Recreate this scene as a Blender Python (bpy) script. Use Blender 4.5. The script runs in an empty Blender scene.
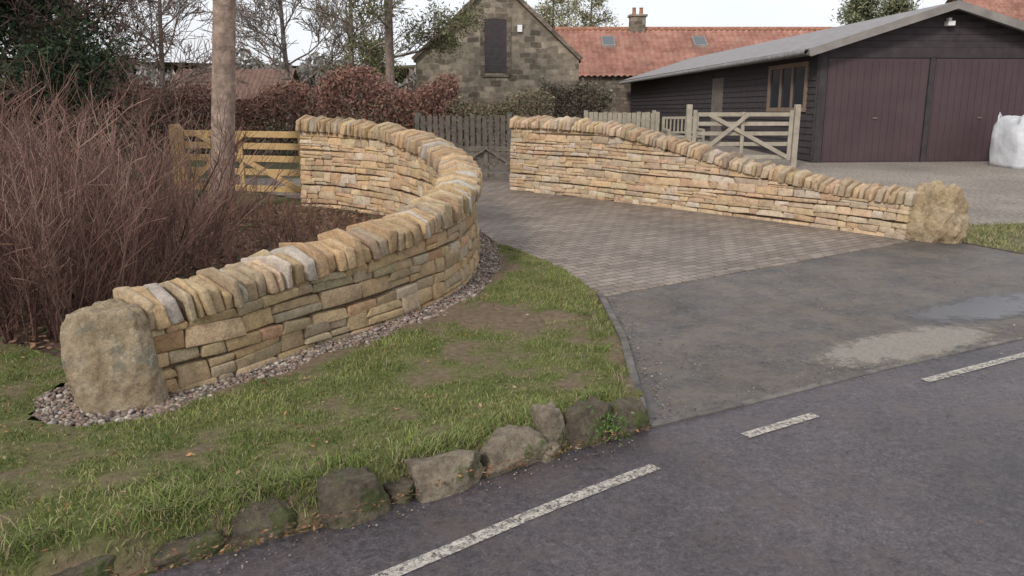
import bpy, bmesh, math, random
import numpy as np
from mathutils import Vector, noise, Euler

random.seed(7); rng=np.random.default_rng(7)
scene=bpy.context.scene
U=random.uniform

# ------------------------------------------------------------------ helpers
def link(o,parent=None):
    scene.collection.objects.link(o)
    if parent: o.parent=parent
    return o
def empty(name,loc=(0,0,0),rot=(0,0,0)):
    e=bpy.data.objects.new(name,None); e.location=loc; e.rotation_euler=rot; e.empty_display_size=.2
    return link(e)
def fast_mesh(name,V,F,mat=None,col=None,smooth=False,parent=None,loc=None):
    V=np.asarray(V,dtype=np.float32); F=np.asarray(F,dtype=np.int32)
    me=bpy.data.meshes.new(name)
    me.vertices.add(len(V)); me.vertices.foreach_set('co',V.ravel())
    k=F.shape[1]
    me.loops.add(F.size); me.loops.foreach_set('vertex_index',F.ravel())
    me.polygons.add(len(F)); me.polygons.foreach_set('loop_start',np.arange(len(F),dtype=np.int32)*k)
    me.polygons.foreach_set('use_smooth',np.full(len(F),smooth))
    me.update(calc_edges=True)
    if col is not None:
        col=np.asarray(col,dtype=np.float32)
        a=me.color_attributes.new('Col','FLOAT_COLOR','POINT')
        c=np.ones((len(V),4),dtype=np.float32); c[:,:3]=col
        a.data.foreach_set('color',c.ravel())
    if mat: me.materials.append(mat)
    o=bpy.data.objects.new(name,me)
    if loc is not None: o.location=loc
    return link(o,parent)
def py_mesh(name,V,F,mat=None,parent=None,smooth=False):
    me=bpy.data.meshes.new(name); me.from_pydata([tuple(v) for v in V],[],F)
    if smooth:
        for p in me.polygons: p.use_smooth=True
    if mat: me.materials.append(mat)
    me.update()
    return link(bpy.data.objects.new(name,me),parent)
BF=[(0,3,2,1),(4,5,6,7),(0,1,5,4),(1,2,6,5),(2,3,7,6),(3,0,4,7)]
class Boxes:
    def __init__(s): s.V=[];s.F=[]
    def box(s,x0,x1,y0,y1,z0,z1,M=None):
        b=len(s.V)
        for p in [(x0,y0,z0),(x1,y0,z0),(x1,y1,z0),(x0,y1,z0),(x0,y0,z1),(x1,y0,z1),(x1,y1,z1),(x0,y1,z1)]:
            s.V.append(p)
        s.F+= [tuple(b+i for i in f) for f in BF]
    def beam(s,p0,p1,w,h,up=(0,0,1)):
        p0=Vector(p0);p1=Vector(p1);d=(p1-p0).normalized();u=Vector(up)
        r=d.cross(u).normalized();u=r.cross(d).normalized()
        b=len(s.V)
        for p in (p0,p1):
            for a,c in ((-1,-1),(1,-1),(1,1),(-1,1)):
                s.V.append(tuple(p+r*a*w/2+u*c*h/2))
        s.F+=[tuple(b+i for i in f) for f in BF]
    def make(s,name,mat,parent=None,bevel=0.0):
        o=py_mesh(name,s.V,s.F,mat,parent)
        if bevel:
            m=o.modifiers.new('b','BEVEL'); m.width=bevel; m.segments=2; m.limit_method='ANGLE'
        return o
class Tubes:
    def __init__(s,n=3): s.n=n;s.V=[];s.F=[];s.C=[]
    def add(s,pts,rad,col):
        n=s.n; b=len(s.V)
        for i,p in enumerate(pts):
            d=(pts[min(i+1,len(pts)-1)]-pts[max(i-1,0)])
            if d.length<1e-6: d=Vector((0,0,1))
            d.normalize()
            a=d.cross(Vector((.3,.9,.1)))
            if a.length<.05: a=d.cross(Vector((1,0,0)))
            a.normalize(); c=d.cross(a)
            for j in range(n):
                t=2*math.pi*j/n
                s.V.append(tuple(p+(a*math.cos(t)+c*math.sin(t))*rad[i])); s.C.append(col)
        for i in range(len(pts)-1):
            for j in range(n):
                k=(j+1)%n
                s.F.append((b+i*n+j,b+i*n+k,b+(i+1)*n+k,b+(i+1)*n+j))
    def make(s,name,mat,parent=None,smooth=True):
        return fast_mesh(name,s.V,s.F,mat,s.C,smooth,parent)

# ------------------------------------------------------------------ materials
def new_mat(name):
    m=bpy.data.materials.new(name); m.use_nodes=True
    nt=m.node_tree; return m,nt,nt.nodes['Principled BSDF']
def nn(nt,t,**k):
    n=nt.nodes.new(t)
    for a,b in k.items(): setattr(n,a,b)
    return n
def ramp(nt,fac,stops):
    r=nn(nt,'ShaderNodeValToRGB'); e=r.color_ramp.elements
    while len(e)<len(stops): e.new(.5)
    for i,(p,c) in enumerate(stops):
        e[i].position=p; e[i].color=(c[0],c[1],c[2],1) if hasattr(c,'__len__') else (c,c,c,1)
    nt.links.new(fac,r.inputs[0]); return r.outputs[0]
def noise_n(nt,vec,scale,detail=4,rough=.6):
    n=nn(nt,'ShaderNodeTexNoise'); n.inputs['Scale'].default_value=scale
    n.inputs['Detail'].default_value=detail; n.inputs['Roughness'].default_value=rough
    if vec is not None: nt.links.new(vec,n.inputs['Vector'])
    return n.outputs['Fac']
def mix(nt,a,b,fac,mode='MIX'):
    m=nn(nt,'ShaderNodeMix',data_type='RGBA',blend_type=mode)
    for s,v in ((m.inputs[0],fac),(m.inputs[6],a),(m.inputs[7],b)):
        if isinstance(v,bpy.types.NodeSocket): nt.links.new(v,s)
        elif hasattr(v,'__len__'): s.default_value=(v[0],v[1],v[2],1)
        else: s.default_value=v
    return m.outputs[2]
def bump(nt,bs,h,strength,dist=.01,prev=None):
    b=nn(nt,'ShaderNodeBump'); b.inputs['Strength'].default_value=strength; b.inputs['Distance'].default_value=dist
    nt.links.new(h,b.inputs['Height'])
    if prev: nt.links.new(prev,b.inputs['Normal'])
    nt.links.new(b.outputs[0],bs.inputs['Normal']); return b.outputs[0]
def surf(name,stops,scale=5,detail=5,rough=.85,bstr=.4,bscale=40,bdist=.01,attr=False,big=None,bigs=.7,spec=.3,coord='Object',fine=None):
    m,nt,bs=new_mat(name)
    tc=nn(nt,'ShaderNodeTexCoord').outputs[coord]
    c=ramp(nt,noise_n(nt,tc,scale,detail),stops)
    if attr:
        at=nn(nt,'ShaderNodeAttribute',attribute_name='Col').outputs['Color']
        c=mix(nt,at,c,1.0,'MULTIPLY')
    if big:
        g=ramp(nt,noise_n(nt,tc,big,3),[(.3,bigs),(.7,1.15)])
        c=mix(nt,c,g,1.0,'MULTIPLY')
    if fine:
        c=mix(nt,c,ramp(nt,noise_n(nt,tc,fine,5,.8),[(.3,.68),(.65,1.25)]),1.0,'MULTIPLY')
    nt.links.new(c,bs.inputs['Base Color'])
    bs.inputs['Roughness'].default_value=rough
    bs.inputs['Specular IOR Level'].default_value=spec
    if bstr: bump(nt,bs,noise_n(nt,tc,bscale,6,.7),bstr,bdist)
    return m
m_stone=surf('sandstone',[(.25,(.66,.63,.6)),(.5,(1,1,1)),(.75,(1.2,1.2,1.16))],scale=16,detail=8,attr=True,bstr=.8,bscale=38,bdist=.016,rough=.95,spec=.1,fine=70)
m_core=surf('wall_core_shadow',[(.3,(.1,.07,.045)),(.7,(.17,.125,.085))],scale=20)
m_pebble=surf('pebble',[(.3,.8),(.7,1.2)],scale=60,attr=True,rough=.7,bstr=.1)
m_grass=surf('grass_blades',[(.3,.8),(.7,1.2)],scale=3,attr=True,rough=.7,bstr=0,spec=.2)
m_leaf=surf('leaves',[(.3,.75),(.7,1.25)],scale=4,attr=True,rough=.75,bstr=0,spec=.2)
m_twig=surf('twigs',[(.3,.75),(.7,1.25)],scale=9,attr=True,rough=.85,bstr=0,spec=.2)
m_bark=surf('bark',[(.3,.6),(.5,1.0),(.7,1.5)],scale=9,attr=True,rough=.9,bstr=.9,bscale=22,bdist=.03,spec=.15)
m_verge=surf('verge_soil',[(.3,.7),(.7,1.3)],scale=25,attr=True,rough=.95,bstr=.8,bscale=60,bdist=.015,spec=.1)
m_newwood=surf('new_timber',[(.3,(.42,.27,.12)),(.6,(.52,.36,.17)),(.8,(.34,.22,.1))],scale=8,rough=.7,bstr=.2)
m_oldwood=surf('weathered_timber',[(.3,(.1,.085,.07)),(.6,(.18,.155,.13)),(.8,(.14,.12,.095))],scale=8,rough=.85,bstr=.3)
m_greywood=surf('pale_timber',[(.3,(.26,.23,.18)),(.7,(.4,.35,.28))],scale=6,rough=.8,bstr=.2)
m_darkwood=surf('dark_timber',[(.3,(.034,.027,.03)),(.7,(.06,.048,.052))],scale=5,rough=.7,bstr=.3,bscale=15)
m_door=surf('garage_door_paint',[(.3,(.06,.038,.043)),(.7,(.078,.05,.056))],scale=1.5,rough=.5,bstr=.05)
m_felt=surf('roof_felt',[(.3,(.2,.19,.19)),(.7,(.3,.28,.28))],scale=4,rough=.85,bstr=.2)
m_fascia=surf('fascia_timber',[(.3,(.17,.15,.14)),(.7,(.26,.24,.22))],scale=3,rough=.7,bstr=.1)
m_tile=surf('red_pantiles',[(.25,(.22,.1,.075)),(.5,(.36,.18,.14)),(.75,(.42,.27,.21))],scale=2.2,detail=8,rough=.85,bstr=.2,big=.7)
m_browntile=surf('brown_tiles',[(.25,(.14,.09,.075)),(.75,(.24,.15,.12))],scale=2.2,detail=8,rough=.9,bstr=.2)
m_white=surf('white_paint',[(.3,(.7,.7,.69)),(.7,(.82,.82,.8))],scale=4,rough=.6,bstr=.1)
m_bag=surf('woven_bag',[(.3,(.5,.52,.56)),(.7,(.68,.69,.7))],scale=5,rough=.7,bstr=.6,bscale=7,bdist=.04)
m_conc=surf('concrete_edging',[(.3,(.10,.09,.08)),(.7,(.22,.2,.18))],scale=12,rough=.9,bstr=.5,bscale=70,big=1.5,bigs=.5)
m_gravel=surf('gravel_surface',[(.3,(.16,.13,.11)),(.5,(.3,.26,.22)),(.7,(.44,.39,.34))],scale=18,detail=8,rough=.9,bstr=1,bscale=35,bdist=.03,big=.5,bigs=.75)
m_soil=surf('garden_soil',[(.3,(.06,.038,.028)),(.55,(.13,.08,.057)),(.75,(.2,.13,.09))],scale=20,detail=8,rough=.95,bstr=1,bscale=30,bdist=.03,big=1.2)
m_ground=surf('ground_grass',[(.3,(.05,.06,.02)),(.55,(.1,.1,.04)),(.75,(.14,.11,.06))],scale=3,detail=8,rough=.95,bstr=.6,big=.3)
m_hill=surf('hill_grass',[(.3,(.1,.1,.07)),(.7,(.18,.17,.11))],scale=.2,rough=1,bstr=0)

m_glass,nt,bs=new_mat('window_glass'); bs.inputs['Base Color'].default_value=(.03,.035,.045,1); bs.inputs['Roughness'].default_value=.12
m_skyl,nt,bs=new_mat('skylight_glass'); bs.inputs['Base Color'].default_value=(.08,.09,.1,1); bs.inputs['Roughness'].default_value=.2

def tarmac(name,c0,c1,c2,r0=.45,r1=.85,dirt=(.16,.12,.09),dth=.6,grit=.3):
    m,nt,bs=new_mat(name); tc=nn(nt,'ShaderNodeTexCoord').outputs['Object']
    fine=noise_n(nt,tc,100,4,.85)
    mid=noise_n(nt,tc,26,8,.88)
    c=ramp(nt,fine,[(.32,c0),(.52,c1),(.7,c2)])
    c=mix(nt,c,ramp(nt,mid,[(.32,grit),(.5,1),(.68,2.0-grit*.3)]),1.0,'MULTIPLY')
    big=noise_n(nt,tc,1.1,8,.72)
    c=mix(nt,c,ramp(nt,big,[(.32,.6),(.68,1.3)]),1.0,'MULTIPLY')
    dm=ramp(nt,noise_n(nt,tc,2.4,10,.82),[(dth-.07,0),(dth+.09,.75)])
    c=mix(nt,c,dirt,dm)
    wet=noise_n(nt,tc,.9,9,.72)
    rr=ramp(nt,wet,[(.4,r0),(.6,r1)])
    sp=ramp(nt,noise_n(nt,tc,9,8,.8),[(.34,.5),(.43,1)])
    c=mix(nt,c,sp,1.0,'MULTIPLY')
    nt.links.new(c,bs.inputs['Base Color']); nt.links.new(rr,bs.inputs['Roughness'])
    bs.inputs['Specular IOR Level'].default_value=.5
    b1=bump(nt,bs,mid,.7,.014)
    bump(nt,bs,fine,.6,.005,b1)
    return m
m_road=tarmac('road_asphalt',(.04,.033,.037),(.085,.072,.079),(.165,.145,.152),.26,.5,(.12,.092,.08),.56,.35)
m_apron=tarmac('apron_asphalt',(.03,.028,.027),(.085,.076,.07),(.19,.168,.15),.34,.7,(.15,.118,.09),.5,.2)
m_sand,nt,bs=new_mat('sandy_silt'); tc=nn(nt,'ShaderNodeTexCoord').outputs['Object']
c=ramp(nt,noise_n(nt,tc,50,8,.8),[(.3,(.14,.12,.1)),(.6,(.28,.245,.21)),(.8,(.36,.32,.28))]); nt.links.new(c,bs.inputs['Base Color']); bs.inputs['Roughness'].default_value=.8
at=nn(nt,'ShaderNodeAttribute',attribute_name='Col').outputs['Fac']
ad=nn(nt,'ShaderNodeMath',operation='ADD'); nt.links.new(at,ad.inputs[0]); nt.links.new(noise_n(nt,tc,7,10,.8),ad.inputs[1])
al=ramp(nt,ad.outputs[0],[(.72,0),(.95,.95)]); nt.links.new(al,bs.inputs['Alpha'])
m_wet,nt,bs=new_mat('wet_asphalt'); tc=nn(nt,'ShaderNodeTexCoord').outputs['Object']
bs.inputs['Base Color'].default_value=(.06,.055,.058,1); bs.inputs['Roughness'].default_value=.2
at=nn(nt,'ShaderNodeAttribute',attribute_name='Col').outputs['Fac']
ad=nn(nt,'ShaderNodeMath',operation='ADD'); nt.links.new(at,ad.inputs[0]); nt.links.new(noise_n(nt,tc,3,8,.7),ad.inputs[1])
al=ramp(nt,ad.outputs[0],[(.78,0),(1.0,.9)]); nt.links.new(al,bs.inputs['Alpha'])
m_mark,nt,bs=new_mat('road_paint_worn'); tc=nn(nt,'ShaderNodeTexCoord').outputs['Object']
c=ramp(nt,noise_n(nt,tc,30,6,.7),[(.3,(.3,.27,.235)),(.6,(.5,.46,.4))]); nt.links.new(c,bs.inputs['Base Color']); bs.inputs['Roughness'].default_value=.75
al=ramp(nt,noise_n(nt,tc,42,8,.88),[(.42,.0),(.54,1)]); nt.links.new(al,bs.inputs['Alpha'])
m_pave,nt,bs=new_mat('block_paving'); tcn=nn(nt,'ShaderNodeTexCoord').outputs['Object']
mp=nn(nt,'ShaderNodeMapping'); mp.inputs['Rotation'].default_value=(0,0,math.radians(-33)); nt.links.new(tcn,mp.inputs[0])
br=nn(nt,'ShaderNodeTexBrick'); nt.links.new(mp.outputs[0],br.inputs['Vector'])
br.inputs['Scale'].default_value=1; br.inputs['Brick Width'].default_value=.2; br.inputs['Row Height'].default_value=.1
br.inputs['Mortar Size'].default_value=.007; br.inputs['Mortar Smooth'].default_value=.3
br.inputs['Color1'].default_value=(.175,.138,.11,1); br.inputs['Color2'].default_value=(.265,.215,.175,1); br.inputs['Mortar'].default_value=(.08,.06,.05,1)
c=mix(nt,br.outputs['Color'],ramp(nt,noise_n(nt,tcn,.8,8,.7),[(.3,.68),(.7,1.2)]),1.0,'MULTIPLY')
c=mix(nt,c,ramp(nt,noise_n(nt,tcn,45,6,.8),[(.3,.6),(.7,1.35)]),1.0,'MULTIPLY')
nt.links.new(c,bs.inputs['Base Color'])
nt.links.new(ramp(nt,noise_n(nt,tcn,.9,6,.6),[(.35,.5),(.65,.85)]),bs.inputs['Roughness'])
inv=nn(nt,'ShaderNodeMath',operation='SUBTRACT'); inv.inputs[0].default_value=1; nt.links.new(br.outputs['Fac'],inv.inputs[1])
bump(nt,bs,inv.outputs[0],.7,.008)
def rubble(name,c1,c2,mo,bw=.42,rh=.2):
    m,nt,bs=new_mat(name); tc=nn(nt,'ShaderNodeTexCoord').outputs['Object']
    sx=nn(nt,'ShaderNodeSeparateXYZ'); nt.links.new(tc,sx.inputs[0])
    ad=nn(nt,'ShaderNodeMath',operation='ADD'); nt.links.new(sx.outputs[0],ad.inputs[0]); nt.links.new(sx.outputs[1],ad.inputs[1])
    cb=nn(nt,'ShaderNodeCombineXYZ'); nt.links.new(ad.outputs[0],cb.inputs[0]); nt.links.new(sx.outputs[2],cb.inputs[1])
    nz=nn(nt,'ShaderNodeTexNoise'); nz.inputs['Scale'].default_value=1.6; nt.links.new(tc,nz.inputs['Vector'])
    vm=nn(nt,'ShaderNodeVectorMath',operation='MULTIPLY_ADD'); vm.inputs[1].default_value=(.3,.3,.3)
    nt.links.new(nz.outputs['Color'],vm.inputs[0]); nt.links.new(cb.outputs[0],vm.inputs[2])
    br=nn(nt,'ShaderNodeTexBrick'); nt.links.new(vm.outputs[0],br.inputs['Vector'])
    br.inputs['Scale'].default_value=1; br.inputs['Brick Width'].default_value=bw; br.inputs['Row Height'].default_value=rh
    br.inputs['Mortar Size'].default_value=.018; br.inputs['Mortar Smooth'].default_value=.4
    br.inputs['Color1'].default_value=(*c1,1); br.inputs['Color2'].default_value=(*c2,1); br.inputs['Mortar'].default_value=(*mo,1)
    c=mix(nt,br.outputs['Color'],ramp(nt,noise_n(nt,tc,3.5,8,.75),[(.3,.5),(.7,1.35)]),1.0,'MULTIPLY')
    c=mix(nt,c,ramp(nt,noise_n(nt,tc,.6,3,.6),[(.35,(.75,.76,.72)),(.65,(1.1,1.05,1.0))]),1.0,'MULTIPLY')
    nt.links.new(c,bs.inputs['Base Color']); bs.inputs['Roughness'].default_value=.95; bs.inputs['Specular IOR Level'].default_value=.1
    bump(nt,bs,br.outputs['Color'],.6,.03)
    return m
m_rubble=rubble('rubble_masonry',(.12,.102,.085),(.34,.295,.24),(.23,.205,.175),.42,.2)
m_rubble2=rubble('rubble_masonry_grey',(.1,.085,.07),(.26,.22,.185),(.14,.12,.1),.35,.17)
def boulder_mat(name,a,b,cc,moss,mth):
    m,nt,bs=new_mat(name); tc=nn(nt,'ShaderNodeTexCoord').outputs['Object']
    c=ramp(nt,noise_n(nt,tc,5,8,.65),[(.3,a),(.5,b),(.7,cc)])
    c=mix(nt,c,ramp(nt,noise_n(nt,tc,30,8,.85),[(.3,.45),(.62,1.2)]),1.0,'MULTIPLY')
    c=mix(nt,c,moss,ramp(nt,noise_n(nt,tc,7,8,.7),[(mth,0),(mth+.08,.9)]))
    nt.links.new(c,bs.inputs['Base Color']); bs.inputs['Roughness'].default_value=.95; bs.inputs['Specular IOR Level'].default_value=.15
    b1=bump(nt,bs,noise_n(nt,tc,11,10,.75),.9,.04)
    bump(nt,bs,noise_n(nt,tc,70,5,.7),.6,.01,b1)
    return m
m_bould=boulder_mat('boulder_sandstone',(.22,.165,.1),(.38,.3,.2),(.46,.39,.29),(.2,.19,.15),.55)
m_bould2=boulder_mat('boulder_sandstone_gold',(.28,.205,.125),(.42,.32,.2),(.46,.38,.28),(.24,.21,.17),.58)
m_edge=boulder_mat('edging_rock',(.06,.05,.04),(.14,.115,.085),(.26,.215,.16),(.08,.095,.035),.5)
m_edge2=boulder_mat('edging_rock_pale',(.13,.105,.08),(.26,.215,.16),(.36,.31,.235),(.1,.11,.045),.54)

# ------------------------------------------------------------------ polygons / sheets
def sheet(name,pts,z,mat,parent=None):
    bm=bmesh.new(); vs=[bm.verts.new((x,y,z)) for x,y in pts]; f=bm.faces.new(vs)
    bm.normal_update()
    if bm.faces[:][0].normal.z<0: bmesh.ops.reverse_faces(bm,faces=bm.faces[:])
    bmesh.ops.triangulate(bm,faces=bm.faces[:])
    me=bpy.data.meshes.new(name); bm.to_mesh(me); bm.free(); me.materials.append(mat)
    return link(bpy.data.objects.new(name,me),parent)
def catmull(P,n=12):
    P=[np.array(p,float) for p in P]; out=[]
    Q=[2*P[0]-P[1]]+P+[2*P[-1]-P[-2]]
    for i in range(1,len(Q)-2):
        for k in range(n):
            t=k/n
            out.append(.5*((2*Q[i])+(-Q[i-1]+Q[i+1])*t+(2*Q[i-1]-5*Q[i]+4*Q[i+1]-Q[i+2])*t*t+(-Q[i-1]+3*Q[i]-3*Q[i+1]+Q[i+2])*t**3))
    out.append(P[-1]); return np.array(out)
def in_poly(X,Y,poly):
    inside=np.zeros(X.shape,bool); n=len(poly)
    for i in range(n):
        x0,y0=poly[i];x1,y1=poly[(i+1)%n]
        if y0==y1: continue
        c=((y0>Y)!=(y1>Y))&(X<(x1-x0)*(Y-y0)/(y1-y0)+x0); inside^=c
    return inside
def dist_line(X,Y,line):
    D=np.full(X.shape,1e9)
    for (x0,y0),(x1,y1) in zip(line[:-1],line[1:]):
        dx,dy=x1-x0,y1-y0; L=dx*dx+dy*dy
        t=np.clip(((X-x0)*dx+(Y-y0)*dy)/L,0,1)
        D=np.minimum(D,np.hypot(X-x0-t*dx,Y-y0-t*dy))
    return D
def vnoise(X,Y,sc,seed=0.0,oc=4):
    return np.array([noise.fractal(Vector((x*sc+seed,y*sc-seed,seed)),1.0,2.0,oc) for x,y in zip(X.ravel(),Y.ravel())]).reshape(X.shape)
def soft_patch(name,cx,cy,rx,ry,yaw,z,mat):
    V=[(cx,cy,z)];C=[.62];n=40;rings=6
    for r in range(1,rings+1):
        for k in range(n):
            a=2*math.pi*k/n; f=r/rings; x=math.cos(a)*rx*f; y=math.sin(a)*ry*f
            V.append((cx+x*math.cos(yaw)-y*math.sin(yaw),cy+x*math.sin(yaw)+y*math.cos(yaw),z)); C.append(.62*(1-f**2.2))
    T=[(0,1+k,1+(k+1)%n) for k in range(n)]
    for r in range(rings-1):
        for k in range(n):
            a=1+r*n+k;b=1+r*n+(k+1)%n
            T.append((a,a+n,b+n));T.append((a,b+n,b))
    return fast_mesh(name,V,T,mat,np.tile(np.array(C)[:,None],(1,3)))

sheet('ground',[(-400,-200),(400,-200),(400,500),(-400,500)],0,m_ground)
edge_road=[(-12,-4.2),(-5,.15),(-3,1.42),(-1.9,2.13),(-1.29,2.52),(-1.0,2.70),(-.69,2.88),(-.40,3.10),(.04,3.36),(.30,3.54),(.66,3.79)]
edge_apron=[(.66,3.79),(1.38,4.16),(2.43,4.74),(3.55,5.30),(6,6.5),(12,9.5),(40,23)]
sheet('road',edge_road+edge_apron[1:]+[(40,-30),(-12,-30)],.004,m_road)
sheet('apron',[(.66,3.79),(1.38,4.16),(2.43,4.74),(3.55,5.30),(6,6.5),(9,8.0),(5.4,7.9),(4.95,8.75),(4.5,8.95),(.70,6.5)],.008,m_apron)
wallL=[(-1.975,4.135,.61),(-1.63,4.51,.64),(-1.33,4.99,.68),(-1.00,5.41,.71),(-.71,5.92,.76),(-.48,6.46,.81),(-.34,7.19,.87),(-.33,7.95,.94),(-.48,8.8,1.01),(-.80,9.75,1.10),(-1.35,10.7,1.19),(-2.2,11.45,1.26),(-2.88,11.8,1.28)]
wallR=[(-.05,13.35,1.20),(.62,12.72,1.21),(1.342,12.12,1.17),(1.95,11.5,1.05),(2.576,10.88,.88),(3.1,10.35,.75),(3.583,9.83,.65),(4.0,9.36,.59),(4.42,8.86,.57)]
sheet('block_paving_drive',[(.70,6.38),(4.42,8.80),(4.4,9.0),(0,13.5),(.8,15.0),(-6,15.0),(-3.2,12.1),(-1.35,10.8),(-.8,9.8),(-.4,8.9),(-.1,8.5),(-.02,8.34),(.455,7.39)],.012,m_pave)
sheet('gravel_yard',[(4.9,9.3),(5.6,9.5),(9,10.2),(30,16),(30,30),(-2,30),(-2,17),(.3,13.6),(4.4,9.3)],.006,m_gravel)
sheet('garden_bed',[(-2.0,4.4),(-1.45,5.2),(-.9,6.2),(-.6,7.2),(-.6,8.0),(-.8,8.9),(-1.2,9.9),(-2.2,11.2),(-3.2,11.7),(-12,12.2),(-12,6.0),(-4.5,5.0),(-2.6,4.5)],.010,m_soil)
def strip(name,line,w,z0,z1,mat,seg=.9):
    B=Boxes()
    P=catmull(line,8)
    d=np.hypot(*np.diff(P,axis=0).T); S=np.r_[0,np.cumsum(d)]; L=S[-1]; n=max(1,int(L/seg))
    for i in range(n):
        s0=L*i/n+.004; s1=L*(i+1)/n-.004
        a=[np.interp(s0,S,P[:,k]) for k in (0,1)]; b=[np.interp(s1,S,P[:,k]) for k in (0,1)]
        dz=U(-.004,.004)
        B.beam((a[0],a[1],(z0+z1)/2+dz),(b[0],b[1],(z0+z1)/2+dz+U(-.002,.002)),w,z1-z0)
    return B.make(name,mat,None,.006)
strip('verge_kerb',[(.685,3.92),(.725,4.4),(.75,5.0),(.75,5.7),(.72,6.36)],.05,-.05,.055,m_conc)
strip('drive_kerb',[(.70,3.80),(1.38,4.155),(2.43,4.735),(3.55,5.29),(6,6.49),(9,8.0)],.045,-.05,.016,m_conc,.6)
strip('paving_edge_kerb',[(.74,6.40),(2.5,7.54),(4.42,8.80)],.06,-.05,.0165,m_pave,.2)
def dash(name,line,w):
    P=catmull(line,8); V=[];F=[]
    for i,p in enumerate(P):
        d=P[min(i+1,len(P)-1)]-P[max(i-1,0)]; d/=np.hypot(*d); n=np.array([-d[1],d[0]])*w/2
        V+=[(*(p-n),.009),(*(p+n),.009)]
    for i in range(len(P)-1): F.append((2*i,2*i+2,2*i+3,2*i+1))
    return py_mesh(name,V,F,m_mark)
dash('road_marking',[(-1.3,1.85),(-.9,2.16),(-.403,2.541),(.15,2.98),(.657,3.35)],.064)
dash('road_marking',[(1.161,3.68),(1.606,3.942)],.06)
dash('road_marking',[(2.439,4.443),(3.314,4.91),(4.1,5.31)],.06)
soft_patch('silt_patch',2.68,5.12,1.15,.34,math.radians(27),.0135,m_sand)
soft_patch('puddle',3.7,6.05,1.25,.38,math.radians(24),.0125,m_wet)

# ------------------------------------------------------------------ dry stone walls
N=5
idx={};tv=[]
for i in range(N):
    for j in range(N):
        for k in range(N):
            if i in(0,N-1) or j in(0,N-1) or k in(0,N-1):
                idx[(i,j,k)]=len(tv); tv.append((i,j,k))
tv=np.array(tv); tf=[]
for a in range(N-1):
    for b in range(N-1):
        tf.append((idx[(a,b,0)],idx[(a,b+1,0)],idx[(a+1,b+1,0)],idx[(a+1,b,0)]))
        tf.append((idx[(a,b,N-1)],idx[(a+1,b,N-1)],idx[(a+1,b+1,N-1)],idx[(a,b+1,N-1)]))
        tf.append((idx[(a,0,b)],idx[(a+1,0,b)],idx[(a+1,0,b+1)],idx[(a,0,b+1)]))
        tf.append((idx[(a,N-1,b)],idx[(a,N-1,b+1)],idx[(a+1,N-1,b+1)],idx[(a+1,N-1,b)]))
        tf.append((idx[(0,a,b)],idx[(0,a,b+1)],idx[(0,a+1,b+1)],idx[(0,a+1,b)]))
        tf.append((idx[(N-1,a,b)],idx[(N-1,a+1,b)],idx[(N-1,a+1,b+1)],idx[(N-1,a,b+1)]))
tf=np.array(tf)
def rbox(a,b,c,R,amp,skew=1.0):
    R=min(R,a*.6,b*.6,c*.6)
    out=np.zeros((len(tv),3))
    for ax,h in enumerate((a,b,c)):
        m=U(-.35,.35)*h
        out[:,ax]=np.array([-h,-h+R,m,h-R,h])[tv[:,ax]]
    h=np.array([a,b,c])
    core=np.clip(out,-(h-R),(h-R)); d=out-core
    l=np.linalg.norm(d,axis=1,keepdims=True); l[l==0]=1
    out=core+d/l*R
    ph=[U(0,6.28) for _ in range(9)]; k1=[U(15,45) for _ in range(9)]
    nx=amp*(np.sin(out[:,0]*k1[0]+ph[0])+np.sin(out[:,2]*k1[1]+ph[1])+.8*np.sin(out[:,0]*k1[2]*2+out[:,2]*k1[3]*2+ph[2]))
    nyy=amp*(np.sin(out[:,0]*k1[4]+ph[4])+np.sin(out[:,1]*k1[5]+ph[5]))
    jit=rng.uniform(-1,1,(len(tv),3))*amp*.5
    s1,s2=U(-.12,.12),U(-.12,.12)
    out[:,1]+=nx*.9*np.sign(out[:,1]+1e-6)+out[:,0]*s1*.4+out[:,2]*s2; out[:,2]+=nyy*.6*np.sign(out[:,2])
    out+=jit
    out[:,2]*=1+U(-.2,.05)*out[:,0]/a*U(.3,1)*skew; out[:,0]*=1+U(-.16,.06)*out[:,2]/c*skew
    return out
def soften(pal,to,f): return [(tuple(np.array(c)*(1-f)+np.array(to)*f),w) for c,w in pal]
PAL=soften([((.42,.295,.165),4),((.45,.34,.21),3),((.33,.25,.155),2.6),((.41,.25,.145),2),((.46,.38,.27),1.6),((.25,.205,.14),1.8),((.36,.295,.2),2.6),((.43,.31,.19),2.4)],(.39,.295,.19),.25)
PALc=soften([((.46,.32,.185),4.5),((.47,.35,.22),3),((.42,.385,.34),1.6),((.35,.255,.17),2),((.42,.28,.165),2),((.47,.43,.38),.9),((.40,.31,.21),2.6)],(.41,.32,.22),.22)
PALr=soften([((.52,.375,.235),4),((.53,.42,.295),3),((.47,.31,.205),2.4),((.43,.33,.235),2),((.54,.46,.37),1.6),((.35,.27,.2),1.2)],(.49,.375,.26),.3)
def pick(pal,v=.12):
    c=random.choices([p[0] for p in pal],[p[1] for p in pal])[0]; k=U(1-v*1.3,1+v)
    return np.array([c[0]*k*U(.96,1.04),c[1]*k,c[2]*k*U(.94,1.06)])
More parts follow.
